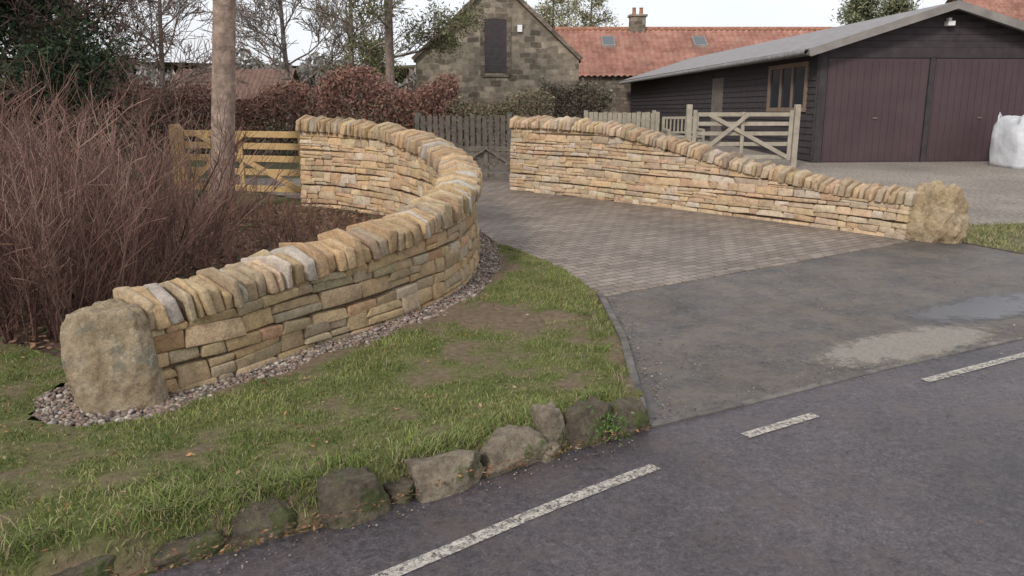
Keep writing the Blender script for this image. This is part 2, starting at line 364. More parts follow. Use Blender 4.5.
def build_wall(name,pts,T,cap_h,pal_fn,palc_fn,crs,slen,lean,hv_=(.86,1.1)):
    C=catmull(pts,16); d=np.hypot(*np.diff(C[:,:2],axis=0).T); S=np.r_[0,np.cumsum(d)]; L=S[-1]
    tx=np.gradient(C[:,0],S); ty=np.gradient(C[:,1],S); l=np.hypot(tx,ty); tx/=l; ty/=l
    def W(s,dd,z):
        se=np.clip(s,0,L); ex=s-se
        x=np.interp(se,S,C[:,0]);y=np.interp(se,S,C[:,1]);ax=np.interp(se,S,tx);ay=np.interp(se,S,ty)
        return np.stack([x+ax*ex-ay*dd,y+ay*ex+ax*dd,z],-1)
    H=lambda s:np.interp(s,S,C[:,2])-cap_h
    root=empty(name,(C[0,0],C[0,1],0))
    off=np.array([C[0,0],C[0,1],0])
    V=[];F=[];CC=[];n=0
    def push(P,col):
        nonlocal n
        V.append(P-off);F.append(tf+n);n+=len(P)
        CC.append(np.tile(col,(len(P),1)))
    for side in (0,1):
        z=-.04
        while z<H(np.linspace(0,L,50)).max():
            ch=U(*crs); s=U(-.1,0); wv=[U(0,6.28),U(.8,1.6),U(0,6.28),U(2,4)]
            wave=lambda q: .011*np.sin(q*wv[1]+wv[0])+.006*np.sin(q*wv[3]+wv[2])
            while s<L:
                ln=U(*slen)*(.65+.65*ch/crs[1])
                s0=max(s,0); s1=min(s+ln,L)
                if L-s1<.06: s1=L
                if s1-s0>.04:
                    split=[(0,1)] if (ch<.08 or U(0,1)>.36) else random.choice([[(0,.48),(.48,1)],[(0,.36),(.36,1)],[(0,.6),(.6,1)]])
                    for f0,f1 in split:
                        z0=z+ch*f0; z1=z+ch*f1; g=.003
                        if min(H(s0),H(s1))-z0<.018: 
                            if H((s0+s1)/2)-z0<.02: continue
                        a=(s1-s0)/2-g; c=(z1-z0)/2-g*.6; b=.085
                        if a<.015: continue
                        P=rbox(a,b,c,U(.006,.012),.0026)
                        sc=(s0+s1)/2; tilt=U(-.03,.03)
                        ss=sc+P[:,0]; zz=P[:,2]+(z0+z1)/2+P[:,0]*tilt
                        top=np.minimum(z1,H(ss)); fr=(zz-z0)/(z1-z0)
                        zz=z0+fr*np.maximum(top-z0,.004)
                        zz=zz+np.where(zz>.0,wave(ss)*np.clip((H(ss)-zz)/.1,0,1),0)
                        dd=b+P[:,1]+U(-.014,.012)+np.maximum(zz,0)*.05
                        if side: dd=T-dd
                        Q=W(ss,dd,zz); push(Q,pick(pal_fn(sc/L)))
                s+=ln
            z+=ch
    fast_mesh('face_stones',np.concatenate(V),np.concatenate(F),m_stone,np.concatenate(CC),True,root)
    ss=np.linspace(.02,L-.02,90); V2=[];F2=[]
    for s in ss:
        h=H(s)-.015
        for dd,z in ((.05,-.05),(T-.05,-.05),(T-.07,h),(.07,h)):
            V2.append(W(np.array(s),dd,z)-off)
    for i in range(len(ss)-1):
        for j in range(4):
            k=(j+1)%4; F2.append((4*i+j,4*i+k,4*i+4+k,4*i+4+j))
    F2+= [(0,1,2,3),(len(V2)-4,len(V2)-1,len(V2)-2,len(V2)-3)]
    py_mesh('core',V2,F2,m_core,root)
    V=[];F=[];CC=[];n=0; s=.0
    while s<L-.02:
        th=random.choice([U(.042,.06),U(.055,.09),U(.07,.105)])*(1 if cap_h>.17 else .9)
        h=cap_h*U(*hv_)+U(-.01,.02); b=T/2+U(-.01,.025)
        P=rbox(th/2-.0045,b,h/2,U(.010,.018),.0032,.7)
        rel=P[:,1]/b; up=np.clip(P[:,2]/h+.5,0,1); e1=U(1.6,3.2); o1=U(-.1,.1)
        P[:,2]-=up*np.abs(rel+o1)**e1*U(.04,.08)
        P[:,2]+=up*P[:,0]*U(-.28,.28)
        ln=lean+U(-.11,.11); sc=s+th/2
        sl=(H(sc+.05)-H(sc-.05))/.1
        tw=U(-.07,.07)
        S_=sc+P[:,0]-(P[:,2]+h/2)*ln+P[:,1]*tw
        zz=H(sc)+P[:,2]+h/2+P[:,0]*sl-.004
        dd=T/2+P[:,1]+U(-.016,.016)
        push(W(S_,dd,zz),pick(palc_fn(sc/L),.15)); s+=th
    fast_mesh('coping_stones',np.concatenate(V),np.concatenate(F),m_stone,np.concatenate(CC),True,root)
    return root,W,L
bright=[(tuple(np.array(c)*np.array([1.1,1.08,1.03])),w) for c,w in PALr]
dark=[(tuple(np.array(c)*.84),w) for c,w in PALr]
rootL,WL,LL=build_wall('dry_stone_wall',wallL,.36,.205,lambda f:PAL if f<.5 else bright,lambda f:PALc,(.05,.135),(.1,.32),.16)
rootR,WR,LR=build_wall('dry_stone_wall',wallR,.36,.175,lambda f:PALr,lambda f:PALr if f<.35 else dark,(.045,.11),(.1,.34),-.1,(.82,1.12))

def rock(name,c,dims,seed,yaw,mat,parent=None,k=5,amp=.12,sub=4,tap=0.15,cuts=12,cd=(.82,1.02)):
    R_=random.Random(seed)
    bm=bmesh.new(); bmesh.ops.create_icosphere(bm,subdivisions=sub,radius=1)
    pl=[]
    for i in range(cuts):
        nv=Vector((R_.gauss(0,1),R_.gauss(0,1),R_.gauss(0,.8))).normalized(); pl.append((nv,R_.uniform(*cd)))
    for v in bm.verts:
        p=v.co; q=(abs(p.x)**k+abs(p.y)**k+abs(p.z)**k)**(1/k); p=p/q
        for nv,dd in pl:
            e=p.dot(nv)-dd
            if e>0: p=p-nv*e*.93
        t=1-tap*(p.z*.5+.5)
        p=Vector((p.x*t,p.y*t,p.z))
        n1=noise.fractal(p*1.3+Vector((seed,seed*2,0)),1,2,5)
        n2=noise.fractal(p*5+Vector((0,seed,seed)),1,2,4)
        f=1+amp*n1+amp*.3*n2
        v.co=Vector((p.x*dims[0]*f,p.y*dims[1]*f,p.z*dims[2]*f))
    me=bpy.data.meshes.new(name); bm.to_mesh(me); bm.free()
    for p in me.polygons: p.use_smooth=True
    me.materials.append(mat)
    o=bpy.data.objects.new(name,me)
    if parent: c=Vector(c)-parent.location
    o.location=c; o.rotation_euler=(R_.uniform(-.08,.08),R_.uniform(-.08,.08),yaw)
    return link(o,parent)
rock('end_boulder',(-2.165,4.14,.20),(.235,.21,.34),23,.3,m_bould,rootL,10,.10,6,.16,9,(1.05,1.3))
rock('end_boulder',(4.74,8.90,.24),(.33,.25,.37),8.4,-.6,m_bould2,rootR,4,.2,6,.2,14,(.9,1.15))

ico=bmesh.new(); bmesh.ops.create_icosphere(ico,subdivisions=1,radius=1)
iv=np.array([v.co[:] for v in ico.verts]); ifc=np.array([[v.index for v in f.verts] for f in ico.faces]); ico.free()
def pebbles(name,XY,Z,r,pal,mat):
    V=[];F=[];C=[]
    for i,(x,y) in enumerate(XY):
        rr=r*U(.55,1.35); P=iv*np.array([rr*U(.8,1.3),rr*U(.8,1.2),rr*U(.5,.85)])*(1+rng.uniform(-.14,.14,(len(iv),1)))
        a=U(0,6.28); ca,sa=math.cos(a),math.sin(a)
        P=np.stack([P[:,0]*ca-P[:,1]*sa,P[:,0]*sa+P[:,1]*ca,P[:,2]],-1)+np.array([x,y,Z[i]])
        V.append(P);F.append(ifc+len(iv)*i);C.append(np.tile(pick(pal,.2),(len(iv),1)))
    return fast_mesh(name,np.concatenate(V),np.concatenate(F),mat,np.concatenate(C),True)
PP=[((.24,.195,.165),3),((.19,.135,.105),3),((.33,.29,.25),1.6),((.12,.1,.09),2.8),((.27,.19,.15),2),((.42,.38,.33),.5)]
XY=[]
for i in range(6200):
    s=U(-.1,6.3)
    d=-(.24*abs(U(0,1))**.9-.03)+(U(-.07,.05) if U(0,1)<.2 else 0)
    p=WL(np.array(s),d,0.0); XY.append((p[0],p[1]))
for i in range(1700):
    a=U(math.radians(130),math.radians(345)); r=U(.18,.46)
    XY.append((-2.17+math.cos(a)*r*.98,4.15+math.sin(a)*r*.85))
pebbles('pebble_border',XY,[.020+U(-.010,.010) for _ in XY],.0135,PP,m_pebble)
V=[];F=[]
ss=np.linspace(-.3,6.4,60)
for i,s in enumerate(ss):
    for dd in (-.27,.12):
        V.append(WL(np.array(s),dd,.014))
for i in range(len(ss)-1): F.append((2*i,2*i+2,2*i+3,2*i+1))
py_mesh('pebble_bed',V,F,m_soil)
XY=[];
for i in range(900):
    k=random.choice([0,0,1,2,2,2,3])
    if k==0: t=U(0,1); XY.append((.79+U(0,.2)*U(0,1),3.95+t*2.4))
    elif k==1: t=U(0,1); XY.append((.7+t*4+U(-.1,.1),3.84+t*2.07+U(-.02,.12)))
    elif k==2: XY.append((U(.8,5),U(4.4,8)))
    else:
        t=U(0,1); XY.append((-1.3+t*1.95+U(0,.08),2.50+t*1.27-U(0,.14)))
XY=[p for p in XY if not(p[0]<.7 and p[1]>3.9)]
pebbles('loose_grit',XY,[.012]*len(XY),.0048,PP,m_pebble)

# ------------------------------------------------------------------ verge
pebl=[tuple(WL(np.array(s),-.21,0.0)[:2]) for s in np.linspace(5.2,0,16)]
verge=edge_road[1:]+[(.685,3.95),(.725,5.0),(.71,6.36),(.455,7.39),(-.0,8.34)]+pebl+[(-1.85,3.80),(-2.17,3.72),(-2.5,3.80),(-2.62,4.15),(-2.6,4.6),(-3.2,5.0),(-5,5.2),(-9,5.6),(-12,4)]
def vh(X,Y):
    d=dist_line(X,Y,edge_road); 
    k=np.clip((.72-X)/.35,0,1); k=k*k*(3-2*k)
    e=np.clip(d/.14,0,1); e=e*e*(3-2*e)
    big=.03+.08*np.exp(-(d/.7)**2)*(.35+.65*k)
    left=np.clip((-X-.4)/1.5,0,1)
    return -.012+e*(big+.012)+e*left*.05*np.exp(-((d-.4)/.7)**2)+ .006*np.sin(X*9+Y*5)*e+.005*np.sin(X*4-Y*13)*e
def mudf(X,Y):
    m=np.exp(-(((X+.1)/.6)**2+((Y-5.75)/.4)**2))*1.3+.9*np.exp(-(((X-.35)/.3)**2+((Y-5.6)/.9)**2))*.6
    d=dist_line(X,Y,edge_road); m=m+1.0*np.exp(-(d/.14)**2)
    m=m+.7*np.exp(-((dist_line(X,Y,pebl))/.12)**2)
    m=m+.5*np.exp(-(((X-.66)/.07)**2))
    return m
g=.03; xs=np.arange(-6,.76,g); ys=np.arange(-.3,8.5,g); GX,GY=np.meshgrid(xs,ys)
ins=in_poly(GX,GY,verge); 
cell=ins[:-1,:-1]|ins[1:,1:]|ins[1:,:-1]|ins[:-1,1:]
nzv=vnoise(GX,GY,1.3,3.3); nz2=vnoise(GX,GY,4.5,9.1,3)
mud=np.clip(mudf(GX,GY)+nzv*1.0+nz2*1.0+.02,0,1)
ZZ=vh(GX,GY)+.008*nzv+.004*nz2
cg=np.array([.115,.13,.045]); cm=np.array([.16,.12,.08])
colv=cg+(cm-cg)*mud[...,None]
I=np.arange(GX.size).reshape(GX.shape); q=np.stack([I[:-1,:-1],I[:-1,1:],I[1:,1:],I[1:,:-1]],-1)[cell]
fast_mesh('grass_verge',np.stack([GX,GY,ZZ],-1).reshape(-1,3),q,m_verge,colv.reshape(-1,3),True)
def blades(name,X,Y,Z,H,W_,C):
    n=len(X); a=rng.uniform(0,6.283,n); la=rng.uniform(0,6.283,n); le=rng.uniform(.3,1.7,n)*H
    wx,wy=np.cos(a)*W_/2,np.sin(a)*W_/2; lx,ly=np.cos(la)*le,np.sin(la)*le
    V=np.zeros((n,5,3))
    V[:,0]=np.stack([X-wx,Y-wy,Z-.004],-1); V[:,1]=np.stack([X+wx,Y+wy,Z-.004],-1)
    V[:,2]=np.stack([X+wx*.8+lx*.35,Y+wy*.8+ly*.35,Z+H*.6],-1); V[:,3]=np.stack([X-wx*.8+lx*.35,Y-wy*.8+ly*.35,Z+H*.6],-1)
    V[:,4]=np.stack([X+lx,Y+ly,Z+H*.9],-1)
    b=np.arange(n)*5
    F=np.concatenate([np.stack([b,b+1,b+2],-1),np.stack([b,b+2,b+3],-1),np.stack([b+3,b+2,b+4],-1)])
    return fast_mesh(name,V.reshape(-1,3),F,m_grass,np.repeat(C,5,axis=0))
n=240000
X=rng.uniform(-5,.72,n)
Y=rng.uniform(.4,8.4,n)
k=in_poly(X,Y,verge)&(np.abs(X)<Y*.75+.4); X=X[k];Y=Y[k]
fx=np.clip(((X+6)/g).astype(int),0,GX.shape[1]-1); fy=np.clip(((Y+.3)/g).astype(int),0,GX.shape[0]-1)
md=mud[fy,fx]; k=rng.uniform(0,1,len(X))>md*1.02; X=X[k];Y=Y[k];md=md[k];fx=fx[k];fy=fy[k]
nv=nzv[fy,fx]; n2=nz2[fy,fx]
hh=rng.uniform(.008,.022,len(X))*(1+.7*np.clip(-nv-n2*.8,-.6,1))*np.where(X<-1.2,1.25,1)*(1-.5*md)
t=np.clip(.5-nv*.9+n2*.8+rng.normal(0,.25,len(X)),0,1)[:,None]
C=np.array([.105,.138,.036])*(1-t)+np.array([.225,.24,.08])*t
dry=rng.uniform(0,1,len(X))<(.15+.35*md); C[dry]=np.array([.28,.235,.135])
C=C*rng.uniform(.75,1.2,(len(X),1))
blades('grass',X,Y,vh(X,Y)+.003,hh,rng.uniform(.003,.0055,len(X)),C)
tx_=[];ty_=[]
for i in range(190):
    s=rng.uniform(0,1); k=int(s*9)+1; k=min(k,9)
    p0=np.array(edge_road[k]);p1=np.array(edge_road[min(k+1,10)]); c=p0+(p1-p0)*rng.uniform(0,1)+np.array([-.05,.1])*rng.uniform(.7,2.6)
    m=rng.integers(20,70); tx_.append(c[0]+rng.normal(0,.035,m)); ty_.append(c[1]+rng.normal(0,.035,m))
for i in range(40):
    c=(rng.uniform(.5,.67),rng.uniform(3.9,6.4)); m=rng.integers(8,25); tx_.append(c[0]+rng.normal(0,.02,m)); ty_.append(c[1]+rng.normal(0,.03,m))
X=np.concatenate(tx_);Y=np.concatenate(ty_); C=np.tile([.14,.175,.05],(len(X),1))*rng.uniform(.6,1.4,(len(X),1))
d=rng.uniform(0,1,len(X))<.18; C[d]=[.28,.235,.135]
blades('grass_tufts',X,Y,np.maximum(vh(X,Y),.0)+.01,rng.uniform(.02,.06,len(X)),rng.uniform(.003,.005,len(X)),C)
gp=[(4.98,8.7),(5.35,7.95),(7.5,7.6),(9.5,9.0),(9,10.4),(5.4,9.75)]
sheet('grass_patch',gp,.014,surf('grass_patch_soil',[(.3,(.1,.09,.05)),(.7,(.17,.15,.08))],scale=9,rough=.95))
X=rng.uniform(4.9,9.5,26000);Y=rng.uniform(7.5,10.5,26000);k=in_poly(X,Y,gp)&(vnoise(X,Y,1.5,2.0,3)+rng.normal(0,.15,26000)>-.25);X=X[k];Y=Y[k]
C=np.tile([.17,.19,.065],(len(X),1))*rng.uniform(.6,1.4,(len(X),1)); d=rng.uniform(0,1,len(X))<.3; C[d]=[.3,.25,.14]
blades('grass_patch_blades',X,Y,np.full(len(X),.01),rng.uniform(.02,.06,len(X)),rng.uniform(.006,.01,len(X)),C)

# row of low, half-buried edging stones
ER=[(-2.25,2.02,.16,.09,.06,21,m_edge,.1),(-1.88,2.26,.15,.09,.06,2,m_edge2,.1),(-1.52,2.50,.14,.09,.06,4,m_edge,.1),(-1.22,2.67,.12,.09,.06,6,m_edge,.1),(-.98,2.84,.13,.1,.085,1,m_edge,.25),(-.66,2.95,.14,.10,.105,5,m_edge,.38),(-.47,3.08,.06,.06,.05,25,m_edge,.2),(-.29,3.19,.15,.095,.10,7,m_edge2,.32),(-.0,3.41,.16,.085,.10,9,m_edge2,.35),(.18,3.60,.08,.075,.125,12,m_edge2,.42),(.165,3.46,.055,.05,.045,17,m_edge2,.3),(.37,3.66,.13,.085,.115,14,m_edge,.42),(.56,3.76,.115,.08,.095,15,m_edge,.4)]
for x,y,a,b,c,sd,mt,zf in ER:
    rock('edging_rock',(x,y,c*zf),(a*1.08,b*1.08,c*1.12),sd*1.7,math.radians(33)+U(-.12,.12),mt,None,12,.13,5,.06,16,(.9,1.2))

def leafcloud(name,P,size,C,parent=None,mat=None,flat=0.0,asp=.45):
    P=np.asarray(P);n=len(P)
    a=rng.normal(0,1,(n,3)); 
    if flat: a[:,2]*=(1-flat)
    a/=np.linalg.norm(a,axis=1,keepdims=True); b=rng.normal(0,1,(n,3)); 
    if flat: b[:,2]*=(1-flat)
    b-=a*(a*b).sum(1,keepdims=True); b/=np.linalg.norm(b,axis=1,keepdims=True)
    s=(np.asarray(size)*rng.uniform(.6,1.4,n))[:,None]
    V=np.stack([P-a*s,P+b*s*asp,P+a*s,P-b*s*asp],1).reshape(-1,3)
    F=np.arange(4*n).reshape(n,4)
    return fast_mesh(name,V,F,mat or m_leaf,np.repeat(C,4,axis=0),False,parent)
def colr(n,cols,sd=.25):
    cols=np.array(cols); c=cols[rng.integers(0,len(cols),n)]; return c*rng.uniform(1-sd,1+sd,(n,1))
n=1700; X=rng.uniform(-4,.7,n);Y=rng.uniform(1.8,8.2,n);k=in_poly(X,Y,verge);X=X[k];Y=Y[k]
leafcloud('fallen_leaves',np.stack([X,Y,vh(X,Y)+.016],-1),.012,colr(len(X),[(.2,.1,.05),(.28,.16,.07),(.12,.06,.04),(.3,.22,.12)]),flat=.8)
n=1200; t=rng.uniform(0,1,n); X=-2.6+t*3.3+rng.normal(0,.03,n); Y=np.interp(X,[p[0] for p in edge_road],[p[1] for p in edge_road])+rng.normal(-.03,.07,n)
leafcloud('fallen_leaves',np.stack([X,Y,np.maximum(vh(X,Y),.006)+.014],-1),.011,colr(n,[(.2,.1,.05),(.12,.07,.04),(.09,.05,.035),(.26,.16,.08)]),flat=.85)
n=420; X=rng.uniform(-1,6,n);Y=rng.uniform(2.2,12,n); k=(X>.8)|(Y<2.5); X=X[k];Y=Y[k]
leafcloud('fallen_leaves',np.stack([X,Y,np.full(len(X),.02)],-1),.010,colr(len(X),[(.13,.08,.05),(.08,.05,.035)]),flat=.92)
n=200; P=np.array([.46,3.6,.10])+rng.normal(0,1,(n,3))*[.06,.04,.035]
leafcloud('ivy',P,.012,colr(n,[(.07,.12,.035),(.11,.16,.05)]))

# ------------------------------------------------------------------ shrubs of bare twigs
def wander(p,d,L,n,w,grav=0):
    pts=[p.copy()]; d=d.normalized(); st=L/n
    for i in range(n):
        d=(d+Vector((U(-w,w),U(-w,w),U(-w,w)+grav))).normalized(); p=p+d*st; pts.append(p.copy())
    return pts,d
def twig_shrub(name,cx,cy,rx,ry,h,n,r0,cols,side=8,spread=.45):
    T=Tubes(3)
    for i in range(n):
        a=U(0,6.283); q=math.sqrt(U(0,1)); bx=cx+math.cos(a)*rx*q*.75; by=cy+math.sin(a)*ry*q*.75
        d=Vector((math.cos(a)*q*spread+U(-.2,.2),math.sin(a)*q*spread+U(-.2,.2),1))
        col=np.array(random.choice(cols))*U(.55,1.3); L=h*U(.6,1.1)*(1-.25*q); rr=r0*U(.7,1.7)
        pts,_=wander(Vector((bx,by,0)),d,L,7,.15)
        T.add(pts,[rr*(1-.75*k/7) for k in range(8)],tuple(col))
        for j in range(side):
            k=random.randint(1,6); p=pts[k]; dd=(pts[k+1]-pts[k]).normalized()+Vector((U(-.9,.9),U(-.9,.9),U(-.2,.5)))
            l=L*U(.12,.4); tp,_=wander(p,dd,l,4,.2,.05)
            T.add(tp,[r0*.5*(1-.6*m/4) for m in range(5)],tuple(col*U(.8,1.3)))
            if U(0,1)<.7:
                m=random.randint(1,3); tp2,_=wander(tp[m],(tp[m+1]-tp[m]).normalized()+Vector((U(-.9,.9),U(-.9,.9),U(-.3,.6))),l*.6,3,.2)
                T.add(tp2,[r0*.35]*4,tuple(col*U(.9,1.4)))
    return T.make(name,m_twig)
BR=[(.19,.105,.085),(.24,.14,.115),(.14,.08,.065),(.29,.19,.15)]
twig_shrub('bare_shrub',-3.8,5.7,1.35,1.0,1.75,260,.0068,BR,11,.5)
twig_shrub('bare_shrub',-3.7,7.6,1.15,1.1,1.75,160,.007,BR,10,.5)
twig_shrub('bare_shrub',-6.2,8.2,1.8,1.5,2.2,220,.009,BR,9,.5)
for (x,y,r,h,nn_) in [(-2.6,7.2,.8,.42,120),(-1.7,7.8,.7,.34,110),(-2.4,9.0,1.0,.4,150),(-3.4,10.2,1.0,.45,150),(-1.9,6.4,.45,.25,70),(-4.6,10.6,1.0,.6,150),(-1.6,9.4,.5,.25,60)]:
    twig_shrub('low_shrub',x,y,r,r,h,nn_,.004,[(.22,.12,.09),(.28,.17,.12),(.17,.1,.075)],6,.9)
n=12000; X=rng.uniform(-6,-.6,n);Y=rng.uniform(4.8,11.6,n)
gb=[(-2.2,4.8),(-1.5,5.4),(-.95,6.5),(-.75,7.6),(-.9,8.8),(-1.3,9.8),(-2.3,11.0),(-3.2,11.5),(-6,11.6),(-6,5.5)]
k=in_poly(X,Y,gb);X=X[k];Y=Y[k]
leafcloud('leaf_litter',np.stack([X,Y,rng.uniform(.012,.06,len(X))],-1),.03,colr(len(X),[(.22,.12,.08),(.3,.18,.12),(.13,.08,.055),(.18,.12,.085),(.13,.14,.06)]),flat=.7)

# ------------------------------------------------------------------ trees
def tree(name,base,h,r,col,levels=3,nb=7,lean=(0,0),leaf=None,start=.3,w=.08,updir=.5,blen=.5,sides=7,minr=.006,taper=.6,bthick=.35,straight=.4):
    root=empty(name,base); T=Tubes(sides); tips=[]
    tr,_=wander(Vector((0,0,-.05)),Vector((lean[0],lean[1],1)),h,10,w*straight)
    T.add(tr,[r*(1.12 if k==0 else 1)*(1-taper*k/10) for k in range(11)],col)
    def branch(p,d,L,rr,lv):
        pts,dd=wander(p,d,L,6,w*2.4,.02)
        T.add(pts,[max(rr*(1-.75*k/6),minr) for k in range(7)],tuple(np.array(col)*U(.8,1.2)))
        tips.extend([(q,lv) for q in pts[3:]])
        if lv<levels:
            for i in range(nb-lv):
                k=random.randint(1,5); q=pts[k]; ax=(pts[k+1]-pts[k]).normalized()
                sd=Vector((U(-1,1),U(-1,1),U(-.5,.8))); branch(q,ax*.8+sd*.8,L*U(.4,.62),rr*.5,lv+1)
    for i in range(nb+5):
        f=start+(1-start)*(i+U(0,1))/(nb+5); k=min(int(f*10),9); p=tr[k].lerp(tr[k+1],f*10-k)
        a=i*2.4+U(-.4,.4); branch(p,Vector((math.cos(a),math.sin(a),updir)),h*blen*(1.1-f*.6)*U(.8,1.15),r*bthick*(1.2-f*.5),1)
    T.make('trunk_and_limbs',m_bark,root)
    if leaf:
        per,spread,size,cols,lvmin=leaf; P=[];C=[]
        for q,lv in tips:
            if lv<lvmin: continue
            m=per; P.append(np.array(q)+rng.normal(0,spread,(m,3))); C.append(colr(m,cols)*rng.uniform(.6,1.4))
        leafcloud('foliage',np.concatenate(P),size,np.concatenate(C),root,asp=.3)
    return root
GR=[(.06,.09,.035),(.1,.13,.05),(.045,.065,.03)]
DG=[(.025,.038,.018),(.035,.055,.024),(.018,.027,.015)]
tree('pine_tree',(-4.02,11.0,0),8,.165,(.30,.225,.18),3,6,(.105,0),(14,.12,.05,GR,2),.5,.02,.05,.4,14,.008,.35,.2,.3)
tree('pine_tree',(-3.1,21,0),7.5,.15,(.24,.19,.16),4,7,(0,0),(7,.12,.05,[(.11,.14,.06),(.18,.19,.09),(.14,.12,.06)],4),.28,.09,.3,.42,6,.008,.5,.2)
tree('bare_tree',(-7.0,26,0),6.0,.12,(.26,.22,.2),4,8,(0,0),None,.2,.09,.8,.5,4,.009,.6,.28)
tree('bare_tree',(-11.5,27,0),6.0,.13,(.26,.21,.19),4,8,(0,0),None,.2,.09,.8,.5,4,.009,.6,.28)
tree('bare_tree',(-9.5,17,0),4.2,.08,(.25,.18,.15),4,8,(0,0),None,.12,.09,.9,.55,4,.006,.6,.28)
tree('bare_tree',(-7.4,14,0),3.6,.06,(.27,.19,.15),4,8,(0,0),None,.1,.09,.9,.55,4,.005,.6,.28)
tree('bare_tree',(-14,24,0),7,.14,(.24,.18,.15),4,8,(0,0),None,.2,.09,.8,.5,4,.01,.6,.28)
tree('bare_tree',(-4.6,24,0),6.5,.1,(.26,.22,.18),4,8,(0,0),None,.25,.09,.6,.5,4,.008,.6,.28)
tree('evergreen_tree',(-8.6,11.5,0),6,.2,(.1,.08,.06),3,8,(0,0),(30,.16,.05,DG,2),.28,.09,.05,.5,6,.01)
tree('evergreen_tree',(-13,15,0),8,.2,(.1,.08,.06),3,8,(0,0),(24,.2,.07,DG,2),.2,.09,.1,.5,6,.01)
YC=[(.3,.29,.17),(.23,.24,.13),(.34,.3,.2)]
tree('conifer',(2.6,50,0),7.0,.14,(.24,.2,.16),3,8,(0,0),(2,.22,.1,YC,2),.3,.09,.6,.26,5,.015)
tree('conifer',(5.0,54,0),7.2,.14,(.24,.2,.16),3,8,(0,0),(2,.22,.1,YC,2),.3,.09,.6,.26,5,.015)
for x in (25,29,33): tree('pine_tree',(x,60+U(-3,3),0),7.6+U(-.5,.5),.2,(.2,.16,.13),3,8,(0,0),(3,.3,.15,[(.14,.16,.09),(.2,.2,.12)],2),.4,.09,.4,.28,5,.02)
def hedge(name,x0,x1,y0,y1,h,n,cols,size,wob=.25):
    X=rng.uniform(x0,x1,n);Y=rng.uniform(y0,y1,n); top=h*(1+wob*np.sin(X*1.3+1)*.4+wob*.4*np.sin(X*3.1)); Z=top*rng.uniform(0,1,n)**.6
    P=np.stack([X,Y,Z],-1)+rng.normal(0,.06,(n,3))
    root=empty(name,(0,0,0))
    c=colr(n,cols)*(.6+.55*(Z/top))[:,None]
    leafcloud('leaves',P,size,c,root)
    T=Tubes(3)
    for i in range(int((x1-x0)*40)):
        bx=U(x0,x1); tp,_=wander(Vector((bx,U(y0,y1),0)),Vector((U(-.3,.3),U(-.2,.2),1)),h*U(.8,1.25),6,.15); T.add(tp,[.010*(1-.12*k) for k in range(7)],(.2,.13,.1))
    T.make('twigs',m_twig,root)
RU=[(.22,.11,.085),(.28,.145,.11),(.17,.09,.075),(.23,.15,.115)]
hedge('beech_hedge',-4.4,-1.3,18.6,20.0,1.85,13000,RU,.045)
hedge('beech_hedge',-13,-4.4,19.5,20.8,1.6,24000,RU,.045)
hedge('garden_hedge',-1.5,.9,18.5,19.4,1.3,7000,[(.12,.12,.07),(.18,.16,.1),(.22,.15,.1)],.04)
hedge('climbing_shrub',1.0,3.4,28,28.9,1.8,5000,[(.13,.12,.08),(.18,.15,.12)],.06)
def treeline(name,n=30000):
    X=rng.uniform(-90,90,n);Y=rng.uniform(78,82,n); top=3.2+1.0*np.sin(X*.21)+.7*np.sin(X*.7+1)+.5*np.sin(X*1.9); Z=top*rng.uniform(0,1,n)**.7
    leafcloud(name,np.stack([X,Y,Z],-1),.32,colr(n,[(.24,.22,.21),(.2,.2,.18),(.28,.24,.22)]))
treeline('distant_trees')

# ------------------------------------------------------------------ gates, fences
def gate(name,p0,p1,zb,zt,mat,posts=True,n=5,style=1,ph=.15,pw=.11,bw=.04):
    p0=Vector((*p0,0));p1=Vector((*p1,0)); d=p1-p0; L=d.length; ang=math.atan2(d.y,d.x)
    r=empty(name,p0,(0,0,ang)); B=Boxes(); H=zt-zb
    for i in range(n):
        z=zb+.04+(H-.09)*(i/(n-1))**.85; B.box(.03,L-.03,-.014,.014,z-bw,z+bw)
    B.make('bars',mat,r,.004)
    B=Boxes()
    for x in (0.03,L-.03): B.box(x-.04,x+.04,-.045,-.017,zb-.02,zt+.04)
    m=L/2
    B.box(m-.035,m+.035,-.045,-.017,zb,zt)
    B.make('stiles',mat,r,.004)
    B=Boxes()
    if style==1:
        B.beam((.06,-.06,zb+.04),(m,-.06,zt-.04),.025,.08,(0,1,0)); B.beam((m,-.06,zt-.04),(L-.06,-.06,zb+.04),.025,.08,(0,1,0))
    else:
        B.beam((L-.06,-.06,zb+.04),(.3,-.06,zt-.04),.08,.025,(0,1,0)); B.beam((.06,-.06,zb+.04),(m+.1,-.088,zt-.04),.08,.025,(0,1,0))
    B.make('braces',mat,r,.004)
    if posts:
        B=Boxes()
        for x in (-.09,L+.09): B.box(x-pw/2,x+pw/2,-pw/2,pw/2,-.1,zt+ph)
        B.make('posts',mat,r,.008)
    return r
gate('field_gate',(-5.2,12.75),(-3.15,12.25),.1,1.02,m_newwood,True,5,2,.08,.13,.048)
gate('field_gate',(3.75,16.9),(5.8,16.9),.2,1.16,m_greywood,True,5,2)
gate('field_gate',(-1.3,14.75),(.35,14.75),.05,.62,m_oldwood,True,5,1,.2)
def fence(name,x0,x1,y,z0,z1,mat,pitch=.12,w=.085,yaw=0):
    r=empty(name,(x0,y,0),(0,0,yaw)); B=Boxes(); L=x1-x0; n=int(L/pitch)
    for i in range(n):
        x=i*pitch+U(-.005,.005); h=z1+U(-.02,.02); B.box(x,x+w,-.012,.012,z0,h)
    B.make('pales',mat,r,.003)
    B=Boxes()
    for z in (z0+.2,z1-.2): B.box(0,L,.014,.06,z-.04,z+.04)
    for k in range(int(L/1.8)+1): B.box(k*1.8,k*1.8+.1,.062,.16,-.1,z1+.05)
    B.make('rails_and_posts',mat,r,.003)
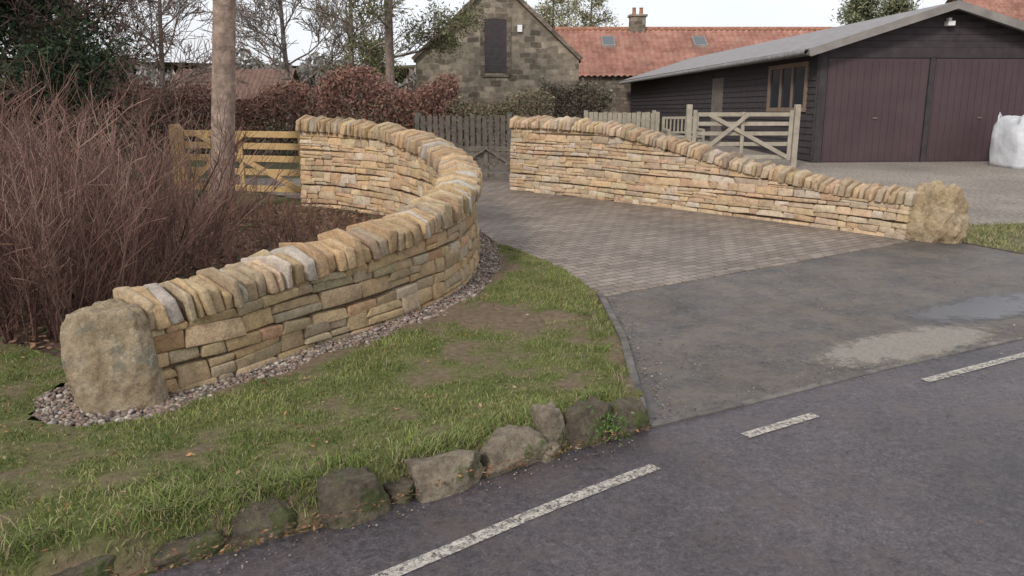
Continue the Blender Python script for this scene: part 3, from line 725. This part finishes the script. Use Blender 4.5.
fence('picket_fence',-1.9,.6,16.0,.1,1.12,m_oldwood)
fence('picket_fence',1.9,3.9,21.5,.1,1.0,m_greywood,.125,.11)
r=empty('garden_bench',(3.85,20.5,0),(0,0,.15)); B=Boxes()
for x in (0,.9): 
    B.box(x,x+.06,-.25,-.19,0,.62); B.box(x,x+.06,.2,.26,0,.92); B.box(x,x+.06,-.19,.2,.58,.63)
for k in range(5): B.box(.06,.9,-.24+k*.09,-.17+k*.09,.42,.445)
B.box(.06,.9,.2,.24,.86,.92); B.box(.06,.9,.2,.24,.5,.55)
for k in range(8): B.box(.1+k*.1,.14+k*.1,.21,.23,.55,.86)
B.make('frame',m_greywood,r,.004)

# ------------------------------------------------------------------ garage
TILT=math.radians(-1.7)
G=empty('timber_garage',(6.75,18.1,0),(TILT,0,math.radians(4.5)))
Wd=5.75; D=18.5; EH=2.5; AH=3.36; AP=2.75
py_mesh('walls',[(0,0.05,-.3),(Wd,.05,-.3),(Wd,.05,EH),(AP,.05,AH),(0,.05,EH),(0,D,-.3),(Wd,D,-.3),(Wd,D,EH),(AP,D,AH),(0,D,EH)],
 [(0,1,2,3,4),(9,8,7,6,5),(0,4,9,5),(1,6,7,2),(0,5,6,1)],m_darkwood,G)
B=Boxes(); z=-.1
def seg(y0,y1): 
    B.V+= [(-.035,y0,z),(-.012,y0,z+.15),(0,y0,z+.15),(0,y0,z),(-.035,y1,z),(-.012,y1,z+.15),(0,y1,z+.15),(0,y1,z)]
    b=len(B.V)-8; B.F.extend([tuple(b+i for i in f) for f in [(0,1,2,3),(7,6,5,4),(0,4,5,1),(1,5,6,2),(3,7,4,0)]])
while z<EH-.05:
    if 1.1<z+.075<2.25: seg(0,.5); seg(2.75,6.2); seg(7.2,D)
    elif z+.075<=1.1: seg(0,6.2); seg(7.2,D)
    else: seg(0,D)
    z+=.147
B.make('side_boards',m_darkwood,G)
B=Boxes(); B.box(-.05,.18,0,.045,-.1,EH); B.box(2.52,2.64,0.0,.045,-.1,2.3); B.box(4.98,Wd+.05,0,.045,-.1,EH); B.box(.18,4.98,0,.045,2.28,EH)
z=EH+.002
while z<AH-.08:
    hw=(AH-z-.14)/(AH-EH)*AP
    if hw>.1: B.box(AP-hw,AP+hw,.01,.047,z,z+.135)
    z+=.14
B.make('front_boards',m_darkwood,G,.003)
for x0,x1 in ((.2,2.5),(2.66,4.96)):
    B=Boxes(); w=x1-x0; B.box(x0,x1,.02,.045,-.1,2.27)
    for k in range(14): 
        a=x0+.03+(w-.06)*k/14; B.box(a+.008,a+(w-.06)/14-.008,.012,.021,.03,2.22)
    B.make('garage_door',m_door,G,.003)
B=Boxes(); 
for x in (1.35,3.8): B.box(x-.05,x+.05,-.02,.011,.97,1.0)
B.make('door_handles',m_oldwood,G)
B=Boxes(); B.box(AP-.02,AP+.14,-.16,.01,2.95,3.05); B.box(AP+.02,AP+.09,-.1,.01,3.05,3.12); B.make('security_light',m_white,G,.01)
B=Boxes()
for a,b,c,d in ((.5,.62,1.12,2.24),(2.63,2.75,1.12,2.24),(.62,2.63,1.12,1.22),(.62,2.63,2.14,2.24),(1.28,1.34,1.22,2.14),(1.95,2.01,1.22,2.14)): B.box(-.06,.0,a,b,c,d)
B.make('window_frame',surf('window_timber',[(.3,(.17,.12,.09)),(.7,(.24,.17,.13))],rough=.6),G,.004)
B=Boxes(); B.box(-.02,-.002,.6,2.65,1.2,2.16); B.make('window_glass',m_glass,G)
B=Boxes(); B.box(-.03,-.002,6.2,7.2,-.1,2.1); B.make('side_door',m_oldwood,G)
oh=.42; sl=(AH-EH)/AP
def roofslab(name,side,mat,y0,y1,th,lift,x_out=oh):
    s=1 if side else -1
    half=(Wd-AP) if side else AP
    slp=(AH-EH)/half
    xo=AP+s*(half+x_out); zo=EH-x_out*slp+lift; xi=AP; zi=AH+lift
    V=[(xi,y0,zi),(xo,y0,zo),(xo,y0,zo+th),(xi,y0,zi+th),(xi,y1,zi),(xo,y1,zo),(xo,y1,zo+th),(xi,y1,zi+th)]
    return py_mesh(name,V,[(0,1,2,3),(7,6,5,4),(0,4,5,1),(1,5,6,2),(2,6,7,3),(3,7,4,0)],mat,G)
for s in (0,1):
    roofslab('roof_slope',s,m_felt,-.4,D+.3,.05,.02)
    roofslab('bargeboard',s,m_fascia,-.43,-.402,.17,-.09)
B=Boxes(); zo=EH-oh*sl
B.box(-oh-.03,-oh-.002,-.43,D+.3,zo-.07,zo+.075); B.box(Wd+oh+.002,Wd+oh+.03,-.43,D+.3,zo-.07,zo+.075); B.make('fascia',m_fascia,G)
T=Tubes(8); T.add([Vector((-oh-.09,-.4,zo)),Vector((-oh-.09,D,zo-.05))],[.055,.055],(.25,.24,.24)); T.make('gutter',m_bark,G)

# ------------------------------------------------------------------ stone cottage (gable) and pantiled house
Ct=empty('stone_cottage',(-3.6,31,0),(TILT,0,0)); cw=6.1; ce=2.7; ca=5.5; cp=cw/2
py_mesh('walls',[(0,0,-.5),(cw,0,-.5),(cw,0,ce),(cp,0,ca),(0,0,ce),(0,9,-.5),(cw,9,-.5),(cw,9,ce),(cp,9,ca),(0,9,ce)],
 [(0,1,2,3,4),(9,8,7,6,5),(0,4,9,5),(1,6,7,2)],m_rubble,Ct)
B=Boxes()
for s in (-1,1):
    B.beam((cp,-.02,ca+.02),(cp+s*(cp+.1),-.02,ce-.08),.34,.14,(0,0,1))
B.make('skew_copings',m_rubble2,Ct,.01)
S_=lambda s:[(cp,.16,ca-.03),(cp+s*(cp+.12),.16,ce-.15),(cp+s*(cp+.12),9.2,ce-.15),(cp,9.2,ca-.03)]
py_mesh('roof',S_(-1)+S_(1),[(0,1,2,3),(7,6,5,4)],m_felt,Ct)
wx0,wx1,wz0,wz1=2.58,3.4,2.15,4.05
B=Boxes(); B.box(wx0,wx1,-.03,.0,wz0,wz1); B.make('window_shutter',m_darkwood,Ct)
B=Boxes(); B.box(wx0-.16,wx0,-.04,.02,wz0-.1,wz1+.2); B.box(wx1,wx1+.16,-.04,.02,wz0-.1,wz1+.2); B.box(wx0,wx1,-.045,.02,wz1,wz1+.2); B.box(wx0-.1,wx1+.1,-.07,.02,wz0-.16,wz0-.1)
B.make('window_surround',m_rubble2,Ct)
B=Boxes()
for k in range(1,7): B.box(wx0,wx1,-.036,-.0305,wz0+k*.28,wz0+k*.28+.02)
B.make('shutter_battens',m_door,Ct)
B=Boxes(); B.box(3.8,3.98,-.1,-.003,3.6,3.85); B.make('alarm_box',m_white,Ct,.01)
def pantile(name,x0,x1,y0,z0,y1,z1,parent,pw=.27,course=.32,mat=None):
    L=math.hypot(y1-y0,z1-z0); nc=int(L/course); nx=int((x1-x0)/pw*6); V=[];F=[]
    ny_=-(z1-z0)/L; nz_=(y1-y0)/L
    xs=np.linspace(x0,x1,nx+1)
    for c in range(nc):
        for e in (0,1):
            t=(c+e)/nc; lift=.05 if e==0 else .005
            for x in xs:
                o=lift+.035*math.sin(2*math.pi*x/pw); V.append((x,y0+(y1-y0)*t+ny_*o,z0+(z1-z0)*t+nz_*o))
    n=nx+1
    for r_ in range(2*nc-1):
        for i in range(nx): F.append((r_*n+i,r_*n+i+1,(r_+1)*n+i+1,(r_+1)*n+i))
    return fast_mesh(name,V,F,mat or m_tile,None,True,parent)
Hs=empty('pantiled_house',(2.3,37.5,0),(TILT,0,0))
hl=16.5; eh=2.15; rh=4.45; dp=7.6
py_mesh('walls',[(0,0,-.5),(hl,0,-.5),(hl,0,eh),(0,0,eh),(0,dp,-.5),(hl,dp,-.5),(hl,dp,eh),(0,dp,eh),(0,dp/2,rh-.1),(hl,dp/2,rh-.1)],
 [(0,1,2,3),(7,6,5,4),(0,3,8,7,4),(1,5,6,9,2)],m_rubble2,Hs)
pantile('roof_front',-.2,hl+.2,-.25,eh-.1,dp/2,rh,Hs); 
py_mesh('roof_back',[(-.2,dp+.25,eh-.1),(hl+.2,dp+.25,eh-.1),(hl+.2,dp/2,rh),(-.2,dp/2,rh)],[(0,1,2,3)],m_tile,Hs)
T=Tubes(8); T.add([Vector((-.2,dp/2,rh+.02)),Vector((hl+.2,dp/2,rh+.02))],[.13,.13],(.3,.15,.1)); T.make('ridge_tiles',m_bark,Hs)
def skyl(x):
    sl=(rh-eh+.1)/(dp/2+.25); y=dp/2-1.6; 
    z=lambda yy:eh-.1+(yy+.25)*sl
    for lift,ins,nm,mt in ((.12,0,'skylight_frame',m_fascia),(.135,.07,'skylight_glass',m_skyl)):
        V=[(x+ins,y+ins,z(y+ins)+lift),(x+.65-ins,y+ins,z(y+ins)+lift),(x+.65-ins,y+.8-ins,z(y+.8-ins)+lift),(x+ins,y+.8-ins,z(y+.8-ins)+lift)]
        V+=[(a,b,c-.12) for a,b,c in V]
        py_mesh(nm,V,[(0,1,2,3),(0,4,5,1),(1,5,6,2),(2,6,7,3),(3,7,4,0)],mt,Hs)
for x in (2.0,6.4): skyl(x)
B=Boxes(); B.box(3.5,4.25,dp/2-.3,dp/2+.3,rh-.3,rh+.6); B.box(3.43,4.32,dp/2-.37,dp/2+.37,rh+.603,rh+.7); B.make('chimney_stack',m_rubble,Hs,.01)
T=Tubes(10)
for x in (3.7,4.05): T.add([Vector((x,dp/2,rh+.7)),Vector((x,dp/2,rh+1.0)),Vector((x,dp/2,rh+1.04))],[.1,.085,.11],(.4,.2,.13))
T.make('chimney_pots',m_bark,Hs)
def house(name,loc,rot,L,dp,eh,rh,wall,tm=None):
    H=empty(name,loc,(TILT,0,rot))
    py_mesh('walls',[(0,0,-.5),(L,0,-.5),(L,0,eh),(0,0,eh),(0,dp,-.5),(L,dp,-.5),(L,dp,eh),(0,dp,eh),(0,dp/2,rh-.1),(L,dp/2,rh-.1)],
     [(0,1,2,3),(7,6,5,4),(0,3,8,7,4),(1,5,6,9,2)],wall,H)
    pantile('roof_front',-.3,L+.3,-.3,eh-.1,dp/2,rh,H,mat=tm)
    py_mesh('roof_back',[(-.3,dp+.3,eh-.1),(L+.3,dp+.3,eh-.1),(L+.3,dp/2,rh),(-.3,dp/2,rh)],[(0,1,2,3)],tm or m_tile,H)
    B=Boxes()
    for x in (1.5,L-3): B.box(x,x+1.1,-.05,-.003,1.0,2.1)
    B.make('windows',m_glass,H)
    return H
house('pantiled_house',(26.2,46,0),.0,14,7,4.6,7.2,m_rubble2)
house('tiled_bungalow',(-18.5,44,-1.6),.1,6,7,2.6,4.3,m_rubble2,m_browntile)

# ------------------------------------------------------------------ bulk bag
Bg=empty('bulk_bag',(10.9,17.2,0),(0,0,.1))
bm=bmesh.new(); bmesh.ops.create_cube(bm,size=1); bmesh.ops.subdivide_edges(bm,edges=bm.edges[:],cuts=12,use_grid_fill=True)
for v in bm.verts:
    x,y,z=v.co*2; bul=1+.10*(1-z*z)*(1-.3*abs(x*y))-.05*(z>.8)
    k=5; q=(abs(x)**k+abs(y)**k+1e-9)**(1/k); s=max(abs(x),abs(y)); 
    f=(s/q if q>0 else 1)
    nz=noise.fractal(Vector((x,y,z))*1.8,1,2,4)
    v.co=Vector((x*f*.5*bul+nz*.03,y*f*.5*bul+nz*.02,(z*.5+.5)*1.0+(.09*(1-x*x)*(1-y*y)+.06*nz if z>.6 else 0)))
me=bpy.data.meshes.new('bag_body'); bm.to_mesh(me); bm.free(); me.materials.append(m_bag)
for p in me.polygons: p.use_smooth=True
link(bpy.data.objects.new('bag_body',me),Bg)
T=Tubes(5)
for sx in (-1,1):
    for sy in (-1,1):
        T.add([Vector((sx*.47,sy*.3,.8)),Vector((sx*.46,sy*.32,1.05)),Vector((sx*.4,sy*.4,1.12)),Vector((sx*.3,sy*.46,1.03)),Vector((sx*.28,sy*.47,.8))],[.02]*5,(.5,.5,.52))
T.make('handles',m_bark,Bg)

py_mesh('hills',[(-300,200,-1),(-150,205,9),(-40,210,6),(60,205,10),(200,200,7),(350,200,-1),(350,300,-1),(-300,300,-1)],[(0,1,2,3,4,5,6,7)],m_hill)

# ------------------------------------------------------------------ light, world, camera
EL=34
tosun=Vector((-.45,-.85,0)).normalized()*math.cos(math.radians(EL))+Vector((0,0,math.sin(math.radians(EL))))
sd=bpy.data.lights.new('sun','SUN'); sd.energy=2.2; sd.angle=math.radians(10); sd.color=(1,.95,.88)
so=link(bpy.data.objects.new('sun',sd)); so.rotation_euler=tosun.to_track_quat('Z','Y').to_euler()
w=bpy.data.worlds.new('World'); scene.world=w; w.use_nodes=True; nt=w.node_tree
bg=nt.nodes['Background']; sk=nt.nodes.new('ShaderNodeTexSky'); sk.sky_type='NISHITA'; sk.sun_disc=False
sk.sun_elevation=math.radians(EL); sk.sun_rotation=math.radians(208); sk.dust_density=3; sk.air_density=1.0; sk.ozone_density=1
tc=nt.nodes.new('ShaderNodeTexCoord').outputs['Generated']
mp=nt.nodes.new('ShaderNodeMapping'); mp.inputs['Scale'].default_value=(1,1,2.5); nt.links.new(tc,mp.inputs[0])
cl=ramp(nt,noise_n(nt,mp.outputs[0],1.8,6,.55),[(.35,.75),(.6,.98)])
cc=mix(nt,sk.outputs[0],(6.9,7.05,7.4),cl)
nt.links.new(cc,bg.inputs[0]); bg.inputs[1].default_value=.15
cd=bpy.data.cameras.new('camera'); cd.lens=28.125; cd.sensor_width=36; cd.clip_end=1500
co=link(bpy.data.objects.new('camera',cd)); co.location=(0,0,1.7); co.rotation_euler=(math.radians(90-14.24),0,0)
scene.camera=co
scene.view_settings.view_transform='Standard'; scene.view_settings.look='None'; scene.view_settings.exposure=0
